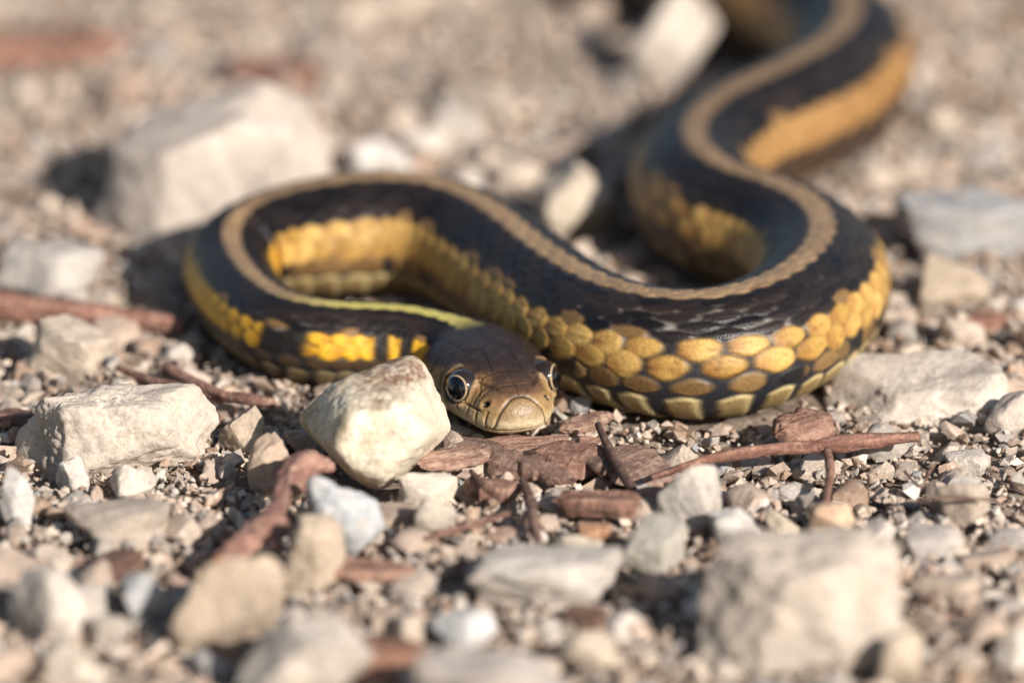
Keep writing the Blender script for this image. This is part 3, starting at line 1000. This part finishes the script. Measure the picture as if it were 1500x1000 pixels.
def chip(name, px, py, z, length, width, thick, yaw, label, seed, color=(1, 1, 1), roll=0.0, pitch_=0.0, bend=.15, cat='bark', group=None, point=.5):
    """flake of bark: a thin slab with ragged outline, ridged faces and some curl"""
    g = np.random.default_rng(seed)
    nu, nv = 34, 14
    u = np.linspace(-1, 1, nu)
    v = np.linspace(-1, 1, nv)
    U, V_ = np.meshgrid(u, v, indexing='ij')
    up_ = vnoise(np.stack([u * 3 + seed, 0 * u, 0 * u], 1), seed) * .22 + vnoise(np.stack([u * 9 + seed, 0 * u, 0 * u], 1), seed + 1) * .10
    lo_ = vnoise(np.stack([u * 3 + seed, 0 * u + 7, 0 * u], 1), seed) * .22 + vnoise(np.stack([u * 9, 0 * u + 9, 0 * u], 1), seed + 1) * .10
    taper = (1 - np.abs(u) ** (2 / max(point, .05)) * .9)
    taper = np.clip(taper, .12, 1)
    wv = np.where(V_ > 0, (taper * (1 + up_))[:, None], (taper * (1 + lo_))[:, None])
    Y = V_ * wv * width / 2
    endn = vnoise(np.stack([0 * v, v * 4 + seed, 0 * v], 1), seed + 2) * .14
    X = (U + (np.abs(U) ** 6) * endn[None, :]) * length / 2
    pn_ = np.stack([X.ravel() * 1.2, Y.ravel() * 7, 0 * X.ravel() + seed], 1)
    rel = (fbm(pn_, seed, 3) * .35).reshape(X.shape)
    curl = -bend * (V_ ** 2) * width * .5 + bend * .5 * np.sin(U * 1.7 + seed) * length * .12
    rimf = np.clip(np.minimum((1 - np.abs(V_)) * 4, (1 - np.abs(U)) * 7), 0.12, 1) ** .6
    T = curl + (thick / 2) * rimf * (1 + rel)
    Bm = curl - (thick / 2) * rimf
    a1 = np.stack([X, Y, T], -1).reshape(-1, 3)
    a2_ = np.stack([X, Y, Bm], -1).reshape(-1, 3)
    ii = np.arange(nu * nv).reshape(nu, nv)
    ft = np.stack([ii[:-1, :-1].ravel(), ii[1:, :-1].ravel(), ii[1:, 1:].ravel(), ii[:-1, 1:].ravel()], 1)
    fb = ft[:, ::-1] + nu * nv
    rim_i = np.concatenate([ii[:, 0], ii[-1, 1:], ii[::-1, -1][1:], ii[0, ::-1][1:-1]])
    r2 = np.roll(rim_i, -1)
    fr = np.stack([r2, rim_i, rim_i + nu * nv, r2 + nu * nv], 1)
    me = mesh_from(name, np.vstack([a1, a2_]), np.vstack([ft, fb, fr]), True, 35)
    p = ground(px, py, z)
    return put(name, me, M_BARK, p, (roll, pitch_, yaw), color=color, label=label, cat=cat, group=group)


chip('bark_flake', 762, 652, .16, 1.75, .50, .08, R(10), 'long flat tan bark flake right under the snake\'s chin', 401, (1.95, 1.8, 1.7), roll=R(8), bend=.1, point=.9)
chip('bark_chip', 836, 664, .28, .85, .70, .13, R(-14), 'rounded reddish brown bark chip in front of the snake\'s chin', 402, (1.61, 1.38, 1.29), roll=R(20), bend=.35, point=1.0)
chip('bark_flake', 924, 676, .26, .85, 1.0, .08, R(52), 'flat grey brown bark flake under the dark twig', 403, (1.6, 1.55, 1.5), roll=R(10))
chip('bark_chip', 878, 738, .26, .92, .36, .24, R(-8), 'ridged red bark block below the flat bark flake', 404, (1.49, 1.26, 1.17), bend=.05, point=.35)
chip('bark_chip', 756, 680, .24, .80, .42, .08, R(-38), 'dark grey brown bark chip leaning below the long flat flake', 405, (1.30, 1.23, 1.22), roll=R(24))
chip('bark_chip', 722, 714, .24, .62, .38, .18, R(-15), 'knobbly reddish bark chip below the dark grey brown chip', 406, (1.39, 1.20, 1.12), roll=R(10))
chip('bark_flake', 668, 668, .30, .90, .40, .08, R(28), 'tan bark sliver between the cream stone and the snake\'s chin', 407, (1.90, 1.77, 1.70), roll=R(15))
chip('bark_flake', 860, 618, .30, .70, .24, .08, R(36), 'narrow pale bark sliver beside the snake\'s chin', 408, (1.73, 1.63, 1.55), roll=R(25))
chip('bark_chip', 690, 652, .28, .80, .34, .10, R(-24), 'dark bark sliver in the shade under the snake\'s jaw', 420, (1.16, 1.12, 1.12), roll=R(15))
chip('bark_chip', 800, 690, .26, .75, .30, .10, R(-35), 'small brown bark sliver below the rounded reddish chip', 421, (1.34, 1.25, 1.21), roll=R(20))
chip('wood_chip', 870, 778, .28, .38, .26, .16, R(-4), 'small bright orange block of split wood', 409, (2.04, 1.7, 1.3), bend=0, point=.3, cat='wood chip')
chip('bark_chip', 1178, 624, .30, .78, .55, .16, R(38), 'brown bark chip against the belly of the snake\'s outer coil', 410, (1.43, 1.21, 1.13), roll=R(22))
chip('bark_chip', 560, 966, .24, 1.10, .85, .14, R(20), 'blurred orange brown bark chip between two flat grey stones', 411, (1.49, 1.17, 0.99), roll=R(14))
chip('bark_chip', 530, 832, .24, 1.15, .36, .12, R(-8), 'thin reddish bark strip in front of the rough tan stone', 412, (1.61, 1.38, 1.29), roll=R(10))
chip('bark_chip', 958, 728, .24, .45, .60, .12, R(30), 'small pinkish bark chip against the light grey cracked stone', 413, (1.81, 1.52, 1.42))
chip('bark_chip', 165, 826, .20, .80, .60, .14, R(50), 'dark brown bark chip behind the pale rounded stone', 414, (0.83, 0.73, 0.68))
chip('bark_chip', 855, 905, .20, .6, .4, .12, R(-40), 'brown bark chip beside the cream tan stone', 415, (1.08, 0.96, 0.88), roll=R(20))
chip('bark_chip', 1430, 470, .20, .75, .45, .14, R(10), 'blurred reddish chip behind the long pale slab', 416, (1.56, 1.16, 1.06))
chip('bark_chip', 18, 610, .22, .5, .5, .12, R(10), 'small reddish chip at the end of the long slab', 417, (1.32, 1.12, 1.07))
chip('bark_chip', 60, 60, .25, 2.4, 1.2, .16, R(15), 'large blurred reddish bark piece far behind the big boulder', 418, (1.67, 1.32, 1.2), bend=.2)
chip('bark_chip', 410, 96, .25, 1.5, .9, .14, R(-20), 'blurred red brown bark chip behind the big boulder', 419, (1.51, 1.19, 1.09), bend=.2)
for q, (px, py, z) in enumerate(((470, 690, .2), (440, 706, .2), (418, 735, .2), (402, 765, .2), (375, 795, .2), (345, 815, .2), (325, 830, .2), (360, 830, .0), (400, 800, .0), (752, 640, .2), (836, 662, .3), (922, 672, .3), (878, 738, .2), (722, 714, .2), (870, 778, .2), (1178, 624, .2), (560, 966, .2))):
    p_ = ground(px, py, z)
    discs.append((p_[0], p_[1], .22))

# ------------------------------------------------------------------ pebbles: the ones that show largest, each its own object
snake_xy = fine[::12, :2]
snake_r = fine[::12, 2]


def snake_gap(x, y):
    return float(np.min(np.hypot(snake_xy[:, 0] - x, snake_xy[:, 1] - y) - snake_r))


NB = 35
peb_mesh = []
peb_kind = []
for b in range(NB):
    g = np.random.default_rng(900 + b)
    kind = ('chunky', 'flat', 'long', 'angular', 'flat', 'angular', 'rounded')[b % 7]
    dims = {'chunky': (1, .85, .75), 'flat': (1, .85, .38), 'long': (1.25, .62, .5), 'angular': (1, .8, .68), 'rounded': (1, .9, .72)}[kind]
    v, f = rock_shape(900 + b, 3, dims, 8 if kind == 'angular' else 9, {'rounded': 9, 'angular': 44}.get(kind, 32), .075, (), .6 if kind == 'flat' else None)
    m = mesh_from('pebble', v, f, True, 36)
    m.materials.append(M_STONE)
    peb_mesh.append(m)
    peb_kind.append(kind)

COLS = [('tan', (.46, .365, .295)), ('cream', (.57, .48, .395)), ('pale grey', (.50, .455, .405)), ('grey', (.36, .325, .29)), ('whitish', (.64, .59, .525)),
        ('brown', (.33, .235, .17)), ('bluish grey', (.37, .365, .36)), ('pinkish tan', (.48, .345, .265))]
CW = np.array([.34, .22, .16, .07, .06, .06, .03, .06])
LAND = [("the snake's head", 764, 640), ("the cream stained stone", 548, 715), ("the long slab", 172, 690), ("the biggest boulder", 1170, 980), ("the crooked stick", 385, 790),
        ("the long thin reddish stick", 1150, 690), ("the flat grey slab", 800, 890), ("the warm tan block", 330, 950), ("the snake's outer coil", 1050, 600), ("the pale rounded stone", 70, 940),
        ("the long pale slab", 1350, 620), ("the big blurred boulder", 310, 350), ("the snake's first loop", 300, 470), ("the blue grey boulder", 1410, 370), ("the snake's far bend", 1000, 130),
        ("the bark chips", 850, 730), ("the broad pale grey stone", 450, 1000), ("the snake's second bend", 900, 330), ("the bluish white stone", 505, 810), ("the far red bark", 100, 80),
        ("the white blurred stone", 560, 230), ("the angular tan stone", 1410, 770),
        ("the greenish grey stone", 958, 842), ("the low half buried stone", 170, 806), ("the upright tan wedge", 397, 726), ("the wide flat grey stone", 726, 1010), ("the cream tan stone", 862, 985),
        ("the thin brown twig", 300, 590), ("the long reddish twig", 120, 480), ("the flat tan stone", 1385, 880), ("the cream blurred stone", 840, 348), ("the far tan stone", 705, 180),
        ("the pale far stone", 985, 124), ("the flat grey blurred stone", 70, 452), ("the bark strip", 530, 840), ("the light grey cracked stone", 1010, 782)]
LXY = np.array([ground(a, b_, 0)[:2] for _, a, b_ in LAND])
placed = 0
pebs = []
tries = 0
while placed < 262 and tries < 60000:
    tries += 1
    px, py = rng.uniform(-30, 1530), rng.uniform(-20, 1040)
    if py < 420 and rng.random() < .45:
        continue
    p = ground(px, py, 0)
    big = tries < 500
    d = float(rng.uniform(.44, .62)) if big else float(rng.uniform(.29, .46))
    if big and rng.random() < .14:
        d = float(rng.uniform(.62, .85))
    if py < 350:
        d *= 1.2
    r_ = d * .5
    if snake_gap(p[0], p[1]) < r_ * .55:
        continue
    if any((p[0] - a) ** 2 + (p[1] - b_) ** 2 < (r_ * .86 + c_) ** 2 for a, b_, c_ in discs):
        continue
    discs.append((p[0], p[1], r_ * .84))
    b = int(rng.integers(NB))
    ci = int(rng.choice(len(COLS), p=CW))
    o = bpy.data.objects.new('pebble', peb_mesh[b])
    COL.objects.link(o)
    kd = peb_kind[b]
    hgt = {'chunky': .75, 'flat': .38, 'long': .5, 'angular': .68, 'rounded': .72}[kd] * d
    gz = float(ground_z(p[0], p[1])[0])
    o.location = Vector((p[0], p[1], gz + hgt * rng.uniform(.18, .42) + .05)) * CM
    o.rotation_euler = (rng.normal(0, .28), rng.normal(0, .28), rng.uniform(0, 6.28))
    o.scale = (d, d, d)
    jit = rng.uniform(.9, 1.1)
    cc = COLS[ci][1]
    o.color = (cc[0] * jit, cc[1] * jit, cc[2] * jit, 1)
    li = int(np.argmin(np.hypot(*(LXY - p[:2]).T)))
    size = 'small' if d < .42 else ('medium' if d < .68 else 'large')
    pebs.append((o, d))
    lab_ = f"{size} {kd} {COLS[ci][0]} pebble near {LAND[li][0]}"
    o['label'] = lab_
    o['category'] = 'pebble'
    o['group'] = 'pebbles near ' + LAND[li][0]
    placed += 1

by_label = {}
for o, d in pebs:
    by_label.setdefault(o['label'], []).append((d, o))
for lab_, lst in by_label.items():
    if len(lst) < 2:
        continue
    lst.sort(key=lambda q: -q[0])
    words = {2: ('larger', 'smaller'), 3: ('largest', 'middling', 'smallest')}.get(len(lst))
    if words and all(lst[q][0] > lst[q + 1][0] * 1.06 for q in range(len(lst) - 1)):
        rest = lab_.replace(' pebble ', ' pebbles ')
        for (d, o), w_ in zip(lst, words):
            o['label'] = f"{w_} of the {('two', 'three')[len(lst) - 2]} {rest}"

# ------------------------------------------------------------------ loose gravel that nobody could count
base_g = []
for b in range(48):
    g = np.random.default_rng(2000 + b)
    bm = bmesh.new()
    dims = np.array([1, g.uniform(.55, .95), g.uniform(.35, .8)])
    for _ in range(int(g.integers(9, 14))):
        v = g.normal(0, 1, 3)
        v /= np.linalg.norm(v)
        v *= g.uniform(.85, 1.1)
        bm.verts.new(v * dims * .5)
    res = bmesh.ops.convex_hull(bm, input=bm.verts)
    bmesh.ops.delete(bm, geom=[e for e in res['geom_interior'] if isinstance(e, bmesh.types.BMVert)], context='VERTS')
    bmesh.ops.triangulate(bm, faces=bm.faces)
    bm.verts.index_update()
    base_g.append((np.array([x.co[:] for x in bm.verts]), np.array([[q.index for q in f_.verts] for f_ in bm.faces])))
    bm.free()


def rotmats(n, g, tilt=1.0):
    q = g.normal(0, 1, (n, 4))
    q /= np.linalg.norm(q, axis=1, keepdims=True)
    w, x, y, z = q.T
    return np.stack([1 - 2 * (y * y + z * z), 2 * (x * y - z * w), 2 * (x * z + y * w), 2 * (x * y + z * w), 1 - 2 * (x * x + z * z), 2 * (y * z - x * w),
                     2 * (x * z - y * w), 2 * (y * z + x * w), 1 - 2 * (x * x + y * y)], 1).reshape(n, 3, 3)


D = np.array(discs)


def scatter(n, dmin, dmax, xr, yr, zlift, seed, power=2.0, keep_out=.7):
    g = np.random.default_rng(seed)
    x = g.uniform(*xr, n)
    y = g.uniform(*yr, n)
    d = dmin + (dmax - dmin) * g.random(n) ** power
    keep = np.ones(n, bool)
    for q in range(0, n, 2000):
        sl = slice(q, q + 2000)
        dd = np.hypot(x[sl, None] - D[None, :, 0], y[sl, None] - D[None, :, 1]) - D[None, :, 2] * keep_out
        keep[sl] &= (dd > 0).all(1)
        sg = np.min(np.hypot(x[sl, None] - snake_xy[None, :, 0], y[sl, None] - snake_xy[None, :, 1]) - snake_r[None] * .55, 1)
        keep[sl] &= sg > d[sl] * .3
    x, y, d = x[keep], y[keep], d[keep]
    z = ground_z(x, y) + d * g.uniform(.1, .42, len(x)) + zlift * g.random(len(x))
    return x, y, z, d, g


def gravel(name, sets, label):
    vs, fs, cs_ = [], [], []
    off = 0
    pal = np.array([c for _, c in COLS])
    for x, y, z, d, g in sets:
        which = g.integers(0, len(base_g), len(x))
        Rm = rotmats(len(x), g)
        ci = g.choice(len(COLS), len(x), p=np.array([.32, .20, .14, .10, .05, .11, .02, .06]))
        cc = pal[ci] * g.uniform(.82, 1.18, (len(x), 1))
        for b in range(len(base_g)):
            m = np.nonzero(which == b)[0]
            if len(m) == 0:
                continue
            bv, bf = base_g[b]
            v = np.einsum('nij,vj->nvi', Rm[m], bv) * d[m, None, None]
            v[..., 2] *= .8
            v += np.stack([x[m], y[m], z[m]], 1)[:, None, :]
            vs.append(v.reshape(-1, 3))
            fs.append((bf[None] + (np.arange(len(m)) * len(bv))[:, None, None] + off).reshape(-1, 3))
            cs_.append(np.repeat(cc[m], len(bv), 0))
            off += len(m) * len(bv)
    me = mesh_from(name, np.vstack(vs), np.vstack(fs), False)
    vcol(me, 'grain', np.vstack(cs_))
    return put(name, me, M_GRAIN, kind='stuff', label=label, cat='gravel')


gravel('gravel', [scatter(11000, .16, .42, (-9, 9), (-13, 17), .06, 71, 1.5, .86),
                  scatter(42000, .06, .21, (-8.5, 8.5), (-12.5, 15), .14, 72, 1.7, .62),
                  scatter(9000, .15, .6, (-20, 20), (14, 40), .05, 73, 2.0),
                  scatter(6000, .10, .5, (-18, -8), (-14, 16), .05, 74, 2.0),
                  scatter(6000, .10, .5, (8, 18), (-14, 16), .05, 75, 2.0)],
       'loose angular tan limestone grit covering the ground')
